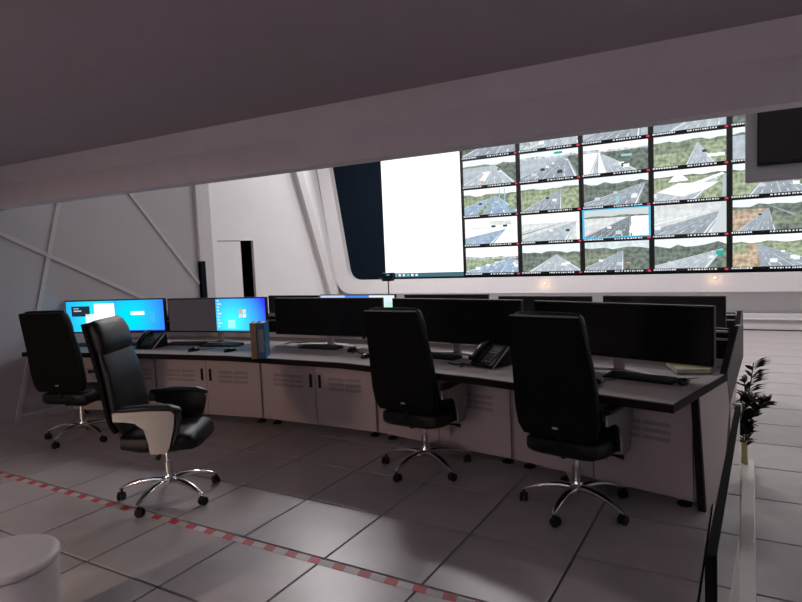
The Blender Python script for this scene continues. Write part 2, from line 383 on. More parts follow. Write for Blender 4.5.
SPEC = {
 (0, 0): (dict(vx=.85, h=.62, l=-.15, r=1.5, road='blue', lv='greenl', sky='white', hill='city', cars=16), 'traffic-filled blue road with green verge, beside the blank screen'),
 (0, 1): (dict(vx=.78, h=.60, l=-.7, r=.55, road='blue', lv='white', rv='white', sky='white', hill=None, cars=0, extra=[('rect', .52, .62, .60, .70, 'dark'), ('rect', .74, .62, .82, .70, 'dark'), ('rect', .0, .60, .5, .63, 'barrier'), ('rect', .48, .70, .9, .86, 'wall')]), 'blue road towards two dark tunnel mouths on white'),
 (0, 2): (dict(vx=.62, h=.78, l=-.5, r=1.1, road='blue', lv='greenl', rv='green', sky='white', med='greenl', cars=2, extra=[('rect', .86, .1, .99, .7, 'greenl'), ('rect', .68, .2, .70, .95, 'teall'), ('rect', .78, .2, .80, .95, 'teall')]), 'blue dual carriageway with green median and pale teal poles'),
 (0, 3): (dict(vx=.62, h=.80, l=-.1, r=1.0, road='roadl', lv='roadl', rv='greend', sky='sky', cars=5, extra=[('poly', [(.28, .12), (.42, .12), (.55, .5), (.45, .5)], 'car'), ('rect', .30, .10, .40, .16, 'orange')]), 'grey road carrying a long white truck beside dark trees'),
 (0, 4): (dict(vx=.95, h=.9, l=-.1, r=1.4, road='road', lv='greend', rv='roadl', hill='greend', cars=3), 'dark road and green bank, cut by the bulkhead above the white truck'),
 (1, 0): (dict(vx=.60, h=.70, l=.1, r=1.05, road='roadl', lv='greend', rv='green', hill='greend', amp=.16, cars=3), 'grey road between dark green trees, bottom of the second camera column'),
 (1, 1): (dict(vx=.95, h=.75, l=-.2, r=.8, road='roadl', lv='wall', rv='white', sky='white', hill=None, cars=3, extra=[('ray', .95, .75, -.5, .08, 'dark'), ('ray', .95, .75, -.8, .06, 'road')]), 'pale road climbing past a white retaining wall and dark barrier'),
 (1, 2): (dict(vx=.70, h=.82, l=.0, r=.72, road='road', lv='greenl', rv='greenl', hill='green', amp=.12, cars=2), 'grey motorway between yellow-green woods under pale sky'),
 (1, 3): (dict(vx=.80, h=.85, l=-.2, r=1.0, road='road', lv='roadl', rv='greend', hill='city', cars=7, extra=[('rect', .60, .86, .74, .94, 'teal')]), 'wide grey carriageway with a small green gantry sign'),
 (1, 4): (dict(vx=.95, h=.85, l=.1, r=1.5, road='roadl', lv='city', rv='roadl', hill='city', cars=5), 'city blocks by a road, cut by the bulkhead above the gantry sign'),
 (2, 0): (dict(vx=.60, h=.76, l=-.1, r=.62, road='road', lv='green', rv='greend', hill='greend', amp=.14, sky='haze', cars=2, extra=[('rect', .66, .22, .72, .26, 'orange')]), 'road skirting a wooded hillside under grey haze'),
 (2, 1): (dict(vx=.72, h=.80, l=-.1, r=.75, road='roadd', lv='wall', rv='white', sky='barrier', hill='greend', amp=.1, cars=2, extra=[('ray', .72, .8, -.6, .12, 'barrier'), ('poly', [(.70, .15), (1, .05), (1, .7), (.78, .72)], 'white')]), 'tunnel entrance road framed by a bright cyan outline'),
 (2, 2): (dict(vx=.95, h=.80, l=-.2, r=.85, road='road', lv='greend', rv='greend', hill='greend', amp=.12, sky='sky', cars=5, extra=[('rect', .50, .12, .56, .30, 'teall')]), 'dark hillside road with a teal vehicle under pale sky'),
 (2, 3): (dict(vx=.25, h=.82, l=.1, r=.85, road='roadl', lv='white', rv='greend', sky='white', hill='city', cars=6, extra=[('ray', .25, .82, .3, .12, 'white'), ('rect', .6, .5, .76, .58, 'teall')]), 'bright hazy road with city and green slope on one side'),
 (2, 4): (dict(vx=.9, h=.85, l=-.2, r=.9, road='road', lv='roadl', rv='roadl', hill='city', cars=2), 'plain dark grey road, cut by the bulkhead above the bright hazy road'),
 (3, 0): (dict(vx=.95, h=.70, l=-.2, r=.75, road='roadl', lv='greend', rv='green', hill='greend', amp=.25, sky='sky', cars=3, extra=[('rect', .86, .42, .97, .56, 'teal')]), 'road under dark forested hills with a square green road sign'),
 (3, 1): (dict(vx=.95, h=.82, l=-.4, r=.75, road='road', lv='wall', rv='white', sky='wall', hill=None, cars=2, extra=[('ray', .95, .82, -.75, .10, 'white'), ('ray', .95, .82, -1.1, .12, 'barrier'), ('poly', [(.8, 0), (1, 0), (1, 1), (.93, .9)], 'barrier')]), 'grey road along a long white tunnel-side barrier'),
 (3, 2): (dict(vx=.95, h=.85, l=-.5, r=.6, road='roadl', lv='greenl', rv='roadl', sky='white', hill='greend', amp=.1, cars=4, extra=[('poly', [(.05, .3), (.35, .55), (.9, .5), (.75, .3), (.4, .1)], 'white'), ('poly', [(.2, .6), (.35, .95), (.5, .62)], 'white'), ('rect', .5, .2, .6, .26, 'car'), ('poly', [(.5, .5), (.95, .8), (.98, .74), (.6, .45)], 'mark')]), 'overexposed white interchange with ramps crossing'),
 (3, 3): (dict(vx=.62, h=.78, l=.45, r=.85, road='roadl', lv='greenl', rv='greenl', hill='green', amp=.15, cars=1, extra=[('hill', .45, .28, 'green', 0, .55), ('rect', .75, .18, .98, .28, 'white')]), 'grassy green hill with a road curving round it'),
 (3, 4): (dict(vx=.9, h=.85, l=.2, r=1.3, road='roadl', lv='road', rv='barrier', hill='greend', cars=2), 'road with pale barriers, cut by the bulkhead above the grassy hill'),
 (4, 0): (dict(vx=.30, h=.82, l=.3, r=1.25, road='road', lv='soil', rv='greenl', hill='green', amp=.10, sky='white', cars=4, extra=[('rect', .0, .45, .2, .72, 'greenl'), ('ray', .3, .82, .28, .16, 'soil')]), 'road with bare sandy verge, bottom of the last camera column'),
 (4, 1): (dict(vx=.45, h=.78, l=.05, r=.55, road='road', lv='soil', rv='greend', hill='greend', amp=.18, sky='sky', cars=1, extra=[('ray', .45, .78, 1.2, .10, 'roadl'), ('hill', .2, .4, 'green', .5, 1.0)]), 'brown earth bank beside a narrow grey road'),
 (4, 2): (dict(vx=.5, h=.85, l=.2, r=1.0, road='road', lv='greenl', rv='green', hill='greend', cars=2), 'road and bright green verge just under the hanging television'),
 (4, 3): (dict(vx=.5, h=.85, l=.2, r=1.0, road='roadl', lv='roadl', rv='green', hill='greend', cars=2), 'pale road half hidden behind the hanging television'),
 (4, 4): (dict(vx=.5, h=.85, l=.2, r=1.0, road='roadd', lv='greend', rv='green', hill='city', cars=2), 'dim road behind the hanging television, cut by the bulkhead'),
}
YS = YH - 0.06
bm = NB(); b2(bm, (0, -0.0255, 0), (VS_P - 0.006, 0.0, VS_PZ - 0.006)); so = obj('panel', bm, BLACKPL); panel_me = so.data; bpy.data.objects.remove(so)
bm = NB(); b2(bm, (0.02, -0.0275, 0.004), (1.285, -0.026, 0.052)); so = obj('caption_bar', bm, BLACKGL); bar_me = so.data; bpy.data.objects.remove(so)
bm = NB(); b2(bm, (0, 0, 0), (0.055, 0.001, 0.032)); so = obj('record_marker', bm, emit('marker_red', (.8, .06, .12), 1.0)); mk_me = so.data; bpy.data.objects.remove(so)
WHITEMARK = emit('caption_white', (.85, .88, .92), 1.0)
CYAN = emit('highlight_cyan', (.10, .52, .80), 1.1)
for (c, r), (spec, lab) in SPEC.items():
    x = VS_X0 + c * VS_P + 0.003; z = VS_Z0 + r * VS_PZ + 0.003
    S = empty('video_screen', (x, YS, z)); tag(S, 'camera screen showing ' + lab, 'screen', 'traffic camera screens of the video wall')
    link_mesh('panel', panel_me, S)
    o = obj('picture', picture(spec, c * 10 + r), PM, S, loc=(0.047, -0.0265, 0.056))
    link_mesh('caption_bar', bar_me, S)
    rr = random.Random(c * 7 + r); bm = NB(); u = 0.03
    while u < .30 + .25 * rr.random():
        wd = rr.uniform(.012, .04); b2(bm, (u, -0.0285, .02), (u + wd, -0.0275, .046)); u += wd + .012
    u = .62
    while u < 1.12:
        wd = rr.uniform(.012, .04); b2(bm, (u, -0.0285, .016), (u + wd, -0.0275, .040)); u += wd + rr.uniform(.01, .03)
    obj('caption_marks', bm, WHITEMARK, S)['kind'] = 'stuff'
    link_mesh('record_marker', mk_me, S, (1.225, -0.0295, 0.008))
    if (c, r) == (2, 1):
        bm = NB()
        for lo, hi in (((.012, 0, .05), (.05, .003, .625)), ((1.25, 0, .05), (1.288, .003, .625)), ((.012, 0, .05), (1.288, .003, .074)), ((.012, 0, .605), (1.288, .003, .628))):
            b2(bm, (lo[0], -0.043, lo[2]), (hi[0], -0.040, hi[2]))
        obj('highlight_outline', bm, CYAN, S)
# blank white screen with a task bar
S = empty('video_screen', (-5.63, YS, 1.055)); tag(S, 'large blank glowing white screen with a thin task bar along its bottom', 'screen')
bm = NB(); b2(bm, (0, -0.025, 0), (2.075, 0, 3.25)); obj('panel', bm, BLACKPL, S)
bm = NB(); b2(bm, (0.015, -0.028, 0.115), (2.062, -0.026, 3.235)); obj('picture', bm, emit('screen_white', (1, 1, 1), 1.25), S)
bm = NB(); b2(bm, (0.015, -0.028, 0.02), (2.062, -0.026, 0.113)); obj('task_bar', bm, emit('taskbar_teal', (.07, .17, .22), 1.0), S)
for k in range(7):
    bm = NB(); b2(bm, (0.14 + k * .115, -0.030, 0.04), (0.205 + k * .115, -0.0285, 0.095), 0.0)
    obj('icon', bm, emit('icon_%d' % (k % 3), [(.75, .9, .95), (.2, .6, .65), (.9, .95, 1)][k % 3], 1.0), S)
# warm glints on the frame, imitated by added glowing discs and point lights
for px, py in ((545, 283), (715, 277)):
    p = at_y(px, py, YH - 0.255); L = empty('ledge_glint', (p.x, YH - 0.262, p.z)); tag(L, 'tiny warm glint disc added on the white ledge under ' + ('the wooded hillside road screen' if px < 600 else 'the screen with the square green road sign'), 'lamp', 'added ledge glints')
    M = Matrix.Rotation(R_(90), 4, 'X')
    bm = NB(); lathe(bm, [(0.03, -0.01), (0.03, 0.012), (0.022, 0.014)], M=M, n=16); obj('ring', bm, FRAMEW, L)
    bm = NB(); lathe(bm, [(0.018, 0.012), (0.018, 0.016)], M=M, n=12); obj('lens', bm, emit('glint_glow', (1, .66, .42), 1.3), L)  # added glowing disc standing in for a warm reflection
    ld = bpy.data.lights.new('added_ledge_glow', 'POINT'); ld.energy = 0.6; ld.color = (1, .6, .35); ld.shadow_soft_size = 0.02  # added light spreading the glint over the frame
    lo = bpy.data.objects.new('added_ledge_glow', ld); COL.objects.link(lo); lo.parent = L; lo.location = (0, -0.07, 0)

# hanging television on a white board behind the bulkhead
p0 = at_y(745, 182, 3.5)
T = empty('hanging_television', (p0.x, 3.5, p0.z)); tag(T, 'black television on a white board hanging below the bulkhead', 'television')
bm = NB(); b2(bm, (0, 0.0, 0), (1.25, 0.14, 1.10), 0.012); obj('board', bm, mat('board_grey', (.40, .40, .42), .6), T)
bm = NB(); b2(bm, (0.088, -0.05, 0.125), (1.16, 0.0, 0.76), 0.008); tvb = obj('casing', bm, BLACKPL, T)
bm = NB(); b2(bm, (0.10, -0.053, 0.15), (1.148, -0.050, 0.748)); obj('screen', bm, BLACKGL, tvb)
for hx in (.25, 1.0):
    bm = NB(); tube(bm, [(hx, .07, 1.10), (hx, .07, ZH - p0.z)], .02); obj('hanger_rod', bm, BRUSH, T, True)

# ================================================================== CONSOLE ROWS
def row_nodes(n5, angs, lens):
    pts = [Vector((n5[0], n5[1]))]
    for a, L in zip(angs, lens):
        pts.append(pts[-1] - Vector((math.cos(R_(a)), math.sin(R_(a)))) * L)
    return pts[::-1]
def offset_line(pts, d):
    """offset polyline towards its left normal (away from the operators) by d, mitred"""
    out = []
    for i, p in enumerate(pts):
        ds = []
        if i > 0: ds.append((pts[i] - pts[i - 1]).normalized())
        if i < len(pts) - 1: ds.append((pts[i + 1] - pts[i]).normalized())
        ns = [Vector((-t.y, t.x)) for t in ds]
        if len(ns) == 1: out.append(p + ns[0] * d)
        else:
            n = (ns[0] + ns[1]).normalized(); out.append(p + n * (d / n.dot(ns[0])))
    return out
def ribbon(bm, A, B, z0, z1, mi=0):
    """closed slab between polylines A (front) and B (rear)"""
    v = {}
    for key, L in (('A', A), ('B', B)):
        for zi, z in ((0, z0), (1, z1)): v[key, zi] = [bm.verts.new((p.x, p.y, z)) for p in L]
    n = len(A)
    for i in range(n - 1):
        for q in ((v['A', 1][i], v['A', 1][i + 1], v['B', 1][i + 1], v['B', 1][i]), (v['A', 0][i], v['B', 0][i], v['B', 0][i + 1], v['A', 0][i + 1]),
                  (v['A', 0][i], v['A', 0][i + 1], v['A', 1][i + 1], v['A', 1][i]), (v['B', 0][i], v['B', 1][i], v['B', 1][i + 1], v['B', 0][i + 1])):
            bm.faces.new(q)
    for i in (0, n - 1): bm.faces.new((v['A', 0][i], v['A', 1][i], v['B', 1][i], v['B', 0][i]))
def cabinet(W, zt, label, group):
    C = empty('console_cabinet'); tag(C, label, 'cabinet', group); h = zt - 0.049
    bm = NB(); b2(bm, (-W / 2 + .004, 0.02, .06), (W / 2 - .004, .60, h), .004); obj('body', bm, CABW, C)
    bm = NB(); b2(bm, (-W / 2 + .012, 0.012, .07), (W / 2 - .012, .021, h - .01)); obj('shadow_gap', bm, GROOVE, C)
    for s in (-1, 1):
        x0, x1 = (-W / 2 + .014, -.003) if s < 0 else (.003, W / 2 - .014)
        bm = NB(); b2(bm, (x0, 0, .066), (x1, .016, h - .004), .003); d = obj('door', bm, CABW, C)
        hx = s * .052
        bm = NB(); b2(bm, (hx - .014, -.012, .42), (hx + .014, .001, .545), .005); hd = obj('handle', bm, BLACKPL, d)
        bm = NB(); b2(bm, (hx - .009, -.017, .435), (hx + .009, -.011, .47), .003); obj('lock', bm, BRUSH, hd) if False else bm.free()
        for rw in range(3):
            bm = NB()
            for k in range(2):
                cx = s * (.235 + .185 * k); b2(bm, (cx - .085, -.0012, .405 + rw * .047), (cx + .085, .004, .432 + rw * .047))
            obj('vent', bm, VENT, d)
    for fx in (-W / 2 + .09, W / 2 - .09):
        for fy in (.09, .52):
            bm = NB(); lathe(bm, [(.045, 0), (.045, .012), (.02, .02), (.018, .062)], (fx, fy, 0), 14); obj('foot', bm, BLACKPL, C, True)
    return C
def back_screen(xa, xb, zt, ztop, label, group):
    B = empty('desk_screen'); tag(B, label, 'screen panel', group)
    bm = NB(); b2(bm, (xa + .004, .69, zt + .002), (xb - .004, .72, zt + .055), .003); obj('upstand', bm, FRAMEW, B)
    bm = NB(); b2(bm, (xa + .004, .70, zt + .055), (xb - .004, .74, ztop), .003); obj('backboard', bm, BLACKPL, B)
    for z in (ztop - .012, ztop - .065):
        bm = NB(); b2(bm, (xa + .004, .685, z - .016), (xb - .004, .70, z), .004); obj('slat', bm, ALU, B)
    for gx in (-.30, .12):
        bm = NB(); lathe(bm, [(.022, -.006), (.022, .004), (.014, .004)], (gx, .684, zt + .032), 16, Matrix.Rotation(R_(90), 4, 'X')); obj('cable_port', bm, BLACKPL, B)
    bm = NB(); b2(bm, (xa + .004, .74, .10), (xb - .004, .755, ztop - .02)); obj('rear_cover', bm, CABW, B)
    return B
def frame_of(a, b):
    c = (a + b) / 2; t = (b - a); return c, math.atan2(t.y, t.x), t.length
def end_panel(P, ang, zt, ztop, label):
    """profile in (s, z); s=0 at worktop front edge"""
    E0 = empty('console_end_panel', (P.x, P.y, 0), ang); tag(E0, label, 'end panel')
    T = -.034
    low = [(-.05, zt - .045), (.075, .0), (.40, .0), (.556, zt - .215), (.50, zt - .045)]
    bm = NB(); prism(bm, [(T, y, z) for y, z in low], (.032, 0, 0)); obj('panel', bm, ENDP, E0)
    bm = NB(); prism(bm, [(T - .005, y, z) for y, z in [(-.08, zt - .045), (.040, 0), (.074, 0), (-.051, zt - .045)]], (.040, 0, 0)); obj('front_edge', bm, EDGE, E0)
    wing = [(.49, zt), (.50, zt - .045), (.556, zt - .215), (.87, zt + .055), (.87, ztop + .012), (.75, ztop + .012)]
    bm = NB(); prism(bm, [(T, y, z) for y, z in wing], (.034, 0, 0)); obj('wing', bm, WINGD, E0)
    bm = NB(); prism(bm, [(T - .004, y, z) for y, z in [(.468, zt), (.489, zt), (.755, ztop + .012), (.735, ztop + .018)]], (.04, 0, 0)); obj('wing_edge', bm, EDGE, E0)
    bm = NB(); prism(bm, [(-.004, y, z) for y, z in [(-.48, zt - .044), (.489, zt - .044), (.489, zt + .002), (-.48, zt + .002)]], (.008, 0, 0)); b2(bm, (T - .001, -.48, zt - .044), (-.004, -.455, zt + .001)); obj('top_edge', bm, EDGE, E0)
    bm = NB(); b2(bm, (T - .001, -.455, zt - .038), (-.004, .489, zt)); obj('top_cap', bm, WORK, E0)
    return E0
ZT1 = 0.77
ROW1 = row_nodes((1.758, 1.40), (-13.5, -8.5, 1, 9, 17), (1.33, 1.33, 1.33, 1.33, 1.10))
def build_row(nodes, zt, ztop, labs, left_cut=None):
    out = []
    for k in range(len(nodes) - 1):
        c, a, L = frame_of(nodes[k], nodes[k + 1])
        cut = .042 if k == len(nodes) - 2 else 0.0
        C = cabinet(L - cut, zt, labs[k][0], labs[k][2]); C.location = (c.x - cut / 2 * math.cos(a), c.y - cut / 2 * math.sin(a), 0); C.rotation_euler.z = a
        def turn(i):
            if i <= 0 or i >= len(nodes) - 1: return 0.0
            a0 = frame_of(nodes[i - 1], nodes[i])[1]; a1 = frame_of(nodes[i], nodes[i + 1])[1]; return .70 * math.tan((a0 - a1) / 2)
        B = back_screen(-L / 2 - turn(k) + (.14 if k == 0 else 0), L / 2 + turn(k + 1) - (.045 if k == len(nodes) - 2 else 0), zt, ztop, labs[k][1], labs[k][3]); B.location = (c.x, c.y, 0); B.rotation_euler.z = a
        out.append((c, a))
    return out
WHO1 = ['beside the rib-patterned wall', 'below the half-lit monitor', 'below the standing binders', 'behind the chair with the deskphone beside it', 'at the glass rail end']
labs1 = [('pale two-door console cabinet of the front row ' + w_, 'dark slatted desk screen of the front row ' + w2, 'front row cabinets', 'front row desk screens') for w_, w2 in zip(
    ['next to the ribbed left wall', 'under the half-lit monitor', 'under the blue and yellow binders', 'under the desk phone beside the office chair', 'at the end by the glass railing'],
    ['behind the bright blue and white monitor', 'behind the half-lit monitor', 'behind the dark monitor by the binders', 'behind the dark monitor by the desk phone', 'behind the dark monitor by the green notebook'])]
row1 = build_row(ROW1, ZT1, 1.035, labs1)
def worktop(nodes, zt, label, left=None, right=None):
    A = offset_line(nodes, -.47); B = offset_line(nodes, .70)
    if left: A[0], B[0] = Vector(left[0]), Vector(left[1])
    if right: A[-1], B[-1] = Vector(right[0]), Vector(right[1])
    W = empty('worktop', (0, 0, 0)); tag(W, label, 'desk top')
    A2 = [a + (b - a).normalized() * .022 for a, b in zip(A, B)]
    bm = NB(); ribbon(bm, A2, B, zt - .038, zt); obj('top', bm, WORK, W)
    bm = NB(); ribbon(bm, A, A2, zt - .046, zt + .001); obj('front_edge', bm, EDGE, W)
    return W
worktop(ROW1, ZT1, 'long curved pale worktop with dark front edge carrying the front row monitors', ((-4.64, .93), (-4.775, 2.0)), ((1.611, .947), (1.885, 2.09)))
c, a, L = frame_of(ROW1[-2], ROW1[-1])
end_panel(ROW1[-1], R_(-13.5), ZT1, 1.035, 'beige console end panel with black edge and dark raised wing, front row')
# second row, nearer the video wall
ZT2 = 0.64
ROW2 = row_nodes((1.83, 3.80), (-7, -6, -3, 0, 4), (1.28, 1.28, 1.28, 1.28, 1.28))
labs2 = [('pale two-door cabinet of the second console row ' + t, 'dark slatted desk screen of the second console row ' + t, 'second row cabinets', 'second row desk screens') for t in
         ['end unit near the door opening', 'below its only lit monitor', 'between its lit monitor and middle', 'next to its end unit', 'end unit nearest the floor plant']]
row2 = build_row(ROW2, ZT2, .885, labs2)
worktop(ROW2, ZT2, 'pale worktop of the second console row nearer the video wall', None, ((1.736, 3.338), (1.878, 4.499)))
c, a, L = frame_of(ROW2[-2], ROW2[-1])
end_panel(ROW2[-1], a, ZT2, .885, 'console end panel with dark wing, second row nearer the video wall')

# ------------------------------------------------------------------ monitors
def monitor(loc, ang, zb, zt, label, group, face, zdesk, W=1.27):
    zdesk += .0015; Mo = empty('ultrawide_monitor', (loc[0], loc[1], zdesk), ang); tag(Mo, label, 'monitor', group)
    b0, b1 = zb - zdesk, zt - zdesk
    bm = NB(); b2(bm, (-W / 2, 0, b0), (W / 2, .045, b1), .006); b2(bm, (-W / 2 + .12, .04, b0 + .05), (W / 2 - .12, .075, b1 - .05), .012); obj('casing', bm, BLACKPL, Mo)
    face(Mo, W, b0, b1)
    bm = NB(); b2(bm, (-.035, .05, .012), (.035, .085, b0 + .18), .006); obj('stand_column', bm, BRUSH, Mo)
    bm = NB()
    for s in (-1, 1):
        prism(bm, [(0, .10, 0.0), (s * .05, .04, 0.0), (s * .33, -.045, 0.0), (s * .35, -.025, 0.0), (s * .07, .12, 0.0)], (0, 0, .013))
    obj('stand_foot', bm, BRUSH, Mo)
    return Mo
def off_face(Mo, W, b0, b1):
    bm = NB(); b2(bm, (-W / 2 + .012, -.002, b0 + .016), (W / 2 - .012, 0.001, b1 - .012)); obj('screen', bm, BLACKGL, Mo)
def quad(name, par, x0, x1, z0, z1, y, mt):
    bm = NB(); b2(bm, (x0, y - .0008, z0), (x1, y, z1)); return obj(name, bm, mt, par)
def blue_grad(name, base, hot, cxy, rad, st):
    """desktop wallpaper: radial glow printed on the screen image"""
    M = bpy.data.materials.new(name); M.use_nodes = True; nt = M.node_tree; nt.nodes.remove(nt.nodes['Principled BSDF'])
    e = nt.nodes.new('ShaderNodeEmission'); e.inputs[1].default_value = st; nt.links.new(e.outputs[0], nt.nodes['Material Output'].inputs[0])
    tc = nt.nodes.new('ShaderNodeTexCoord'); mp = nt.nodes.new('ShaderNodeMapping'); mp.vector_type = 'POINT'
    mp.inputs['Location'].default_value = (-cxy[0] / rad, 0, -cxy[1] / rad); mp.inputs['Scale'].default_value = (1 / rad, 0, 1 / rad)
    g = nt.nodes.new('ShaderNodeTexGradient'); g.gradient_type = 'SPHERICAL'
    r = nt.nodes.new('ShaderNodeValToRGB'); r.color_ramp.elements[0].color = (*base, 1); r.color_ramp.elements[1].color = (*hot, 1)
    r.color_ramp.elements[0].position = 0.0; r.color_ramp.elements[1].position = 0.85
    nt.links.new(tc.outputs['Object'], mp.inputs['Vector']); nt.links.new(mp.outputs[0], g.inputs[0]); nt.links.new(g.outputs[0], r.inputs[0]); nt.links.new(r.outputs[0], e.inputs[0]); return M
def face_u1(Mo, W, b0, b1):
    h = b1 - b0; x0, x1 = -W / 2 + .012, W / 2 - .012; z0, z1 = b0 + .016, b1 - .012; mid = x0 + (x1 - x0) * .51
    g1 = blue_grad('desktop_cyan', (.02, .20, 1.0), (.02, .75, 1.0), (-.25, b0 + h * .5), .62, 1.15)
    g2 = blue_grad('desktop_blue', (.05, .07, 1.0), (.0, .72, 1.0), (.2, b0 + h * .45), .55, 1.15)
    s1 = quad('screen_half', Mo, x0, mid - .002, z0, z1, 0, g1); s2 = quad('screen_half', Mo, mid + .002, x1, z0, z1, 0, g2)
    quad('white_window', s1, x0 + .37, mid - .004, z0 + .10, z1 - .03, -.001, emit('window_white', (.95, .97, 1.0), 1.3))
    quad('white_window', s1, x0 + .25, x0 + .371, z0 + .06, z0 + .20, -.001, emit('window_pale', (.75, .92, 1.0), 1.2))
    quad('dark_window', s1, x0 + .07, x0 + .31, z1 - .17, z1 - .055, -.001, emit('window_dark', (.02, .03, .05), 1))
    quad('window_lines', s1, x0 + .10, x0 + .17, z1 - .085, z1 - .075, -.002, emit('window_text', (.5, .6, .7), 1))
    quad('window_lines', s1, x0 + .10, x0 + .20, z1 - .115, z1 - .10, -.002, emit('window_text', (.5, .6, .7), 1))
    quad('login_box', s2, mid + .20, mid + .37, z1 - .165, z1 - .125, -.001, emit('window_white', (.95, .97, 1.0), 1.3))
    quad('login_panel', s2, mid + .40, mid + .50, z0 + .10, z0 + .21, -.001, emit('login_panel', (.04, .48, .90), 1.1))
    quad('task_bar', s2, mid + .002, x1, z0, z0 + .010, -.001, emit('bar_blue', (.03, .05, .55), 1))
def face_u2(Mo, W, b0, b1):
    x0, x1 = -W / 2 + .012, W / 2 - .012; z0, z1 = b0 + .016, b1 - .012; mid = x0 + (x1 - x0) * .505
    quad('screen_half', Mo, x0, mid - .002, z0, z1, 0, emit('backlit_grey', (.042, .034, .040), 1.0))
    g = blue_grad('desktop_glow', (.04, .05, 1.0), (.05, .85, 1.0), (.20, b0 + .10), .46, 1.2)
    s2 = quad('screen_half', Mo, mid + .002, x1, z0, z1, 0, g)
    for k in range(9):
        quad('desktop_icon', s2, mid + .02, mid + .045 + .03 * (k % 3 == 1), z1 - .03 - k * .034, z1 - .012 - k * .034, -.001, emit('icon_pale', (.55, .85, .95), 1))
    cx, cz = mid + .335, b0 + .20
    for dx, dz, col in ((-.024, .024, (.95, .35, .25)), (.024, .027, (.65, .85, .6)), (-.026, -.023, (.55, .75, 1.0)), (.023, -.020, (1.0, .85, .65))):
        bm = NB(); prism(bm, [(cx + dx - .02, -.0015, cz + dz - .022), (cx + dx + .02, -.0015, cz + dz - .017), (cx + dx + .023, -.0015, cz + dz + .022), (cx + dx - .017, -.0015, cz + dz + .017)], (0, .0007, 0))
        obj('logo_pane', bm, emit('logo_%.2f' % col[0] + '_%.2f' % col[1], col, 1.1), s2)
    quad('light_streak', s2, mid + .15, mid + .24, z0 + .03, z0 + .12, -.001, emit('streak', (.35, .9, 1.0), 1.2))
    quad('task_bar', s2, mid + .002, x1, z0, z0 + .012, -.001, emit('bar_teal', (.08, .35, .6), 1))
def face_r2(Mo, W, b0, b1):
    x0, x1 = -W / 2 + .012, W / 2 - .012; z0, z1 = b0 + .016, b1 - .012
    s = quad('screen', Mo, x0, x1, z0, z1, 0, emit('pale_page', (.80, .92, 1.0), 1.0))
    quad('title_bar', s, x0, x0 + .40, z1 - .035, z1, -.001, emit('bar_pale', (.55, .70, .95), 1.0))
    quad('title_bar', s, x0 + .40, x0 + .78, z1 - .03, z1, -.001, emit('bar_sky', (.05, .25, .85), 1.0))
    quad('page_tint', s, x1 - .13, x1 - .01, z0 + .05, z1 - .09, -.001, emit('page_green', (.55, .9, .80), 1.0))
g1 = 'front row ultrawide monitors'
MON1 = [((-4.155, 1.70), 17.5, 'ultrawide monitor lit bright blue with white and black windows', face_u1), ((-2.95, 2.06), 9.5, 'ultrawide monitor with one grey half and one blue desktop half', face_u2),
        ((-1.56, 2.165), 1.5, 'dark switched-off monitor beside the upright binders', off_face), ((-.15, 2.04), -7.8, 'dark switched-off monitor behind the office chair and desk phone', off_face),
        ((1.203, 1.73), -16.2, 'dark switched-off monitor above the green notebook, by the end panel', off_face)]
def face_pos(c, ang):                      # MON centres are given at the screen face
    return (c[0], c[1])
for c, ang, lab, fc in MON1:
    dzm = {17.5: .022, 9.5: .010}.get(ang, 0.0)
    monitor(face_pos(c, ang), R_(ang), .868 + dzm, 1.240 + dzm, lab, g1, fc, ZT1)
g2 = 'second row ultrawide monitors'
for l, r, lab, fc in (((268, 295), (318, 295), 'dark monitor of the second row beside its lit monitor, towards the door', off_face), ((320, 294), (395, 294), 'lit pale blue monitor of the second row peeking over the dark ones', face_r2),
                      ((404, 293.5), (488, 294.5), 'dark monitor of the second row next to its lit one, towards the hanging television', off_face),
                      ((497, 295), (592, 296.5), 'dark monitor of the second row between two dark ones', off_face), ((602, 295), (726, 296), 'dark monitor of the second row at its plant end', off_face)):
    A, B = at(l[0], l[1], 1.12), at(r[0], r[1], 1.12); c = (A + B) / 2
    yy = 4.02 if c.x < -1 else (3.95 if c.x < -.3 else 3.80)
    mx = (at_y(l[0], 295, yy).x + at_y(r[0], 295, yy).x) / 2
    wd = max(.8, min(1.2, at_y(r[0], 295, yy).x - at_y(l[0], 295, yy).x))
    zt = (at_y(l[0], l[1], yy).z + at_y(r[0], r[1], yy).z) / 2
    monitor((mx, yy), R_(-3 if c.x > -.5 else 0), zt - .37, zt, lab, g2, fc, ZT2, wd)

# ------------------------------------------------------------------ things on the worktop
def keyboard(p, ang, label, zt=ZT1, W=.44):
    K = empty('keyboard', (p[0], p[1], zt), ang); tag(K, label, 'keyboard', 'keyboards on the front worktop')
    bm = NB(); prism(bm, [(-W / 2, -.065, .002), (-W / 2, .065, .002), (-W / 2, .065, .022), (-W / 2, -.065, .012)], (W, 0, 0)); obj('base', bm, BLACKPL, K)
    for r in range(5):
        bm = NB(); n = 15 if r else 6
        for k in range(n):
            if r: x0 = -W / 2 + .012 + k * (W - .024) / n; x1 = x0 + (W - .024) / n - .003
            else: x0, x1 = [(-.2, -.17), (-.165, -.135), (-.13, .06), (.065, .095), (.1, .13), (.135, .2)][k]
            y = -.052 + r * .023; z = .013 + (y + .065) * .077
            b2(bm, (x0, y, z - .002), (x1, y + .019, z + .006))
        obj('key_row', bm, mat('key_black', (.02, .02, .022), .45), K)
    return K
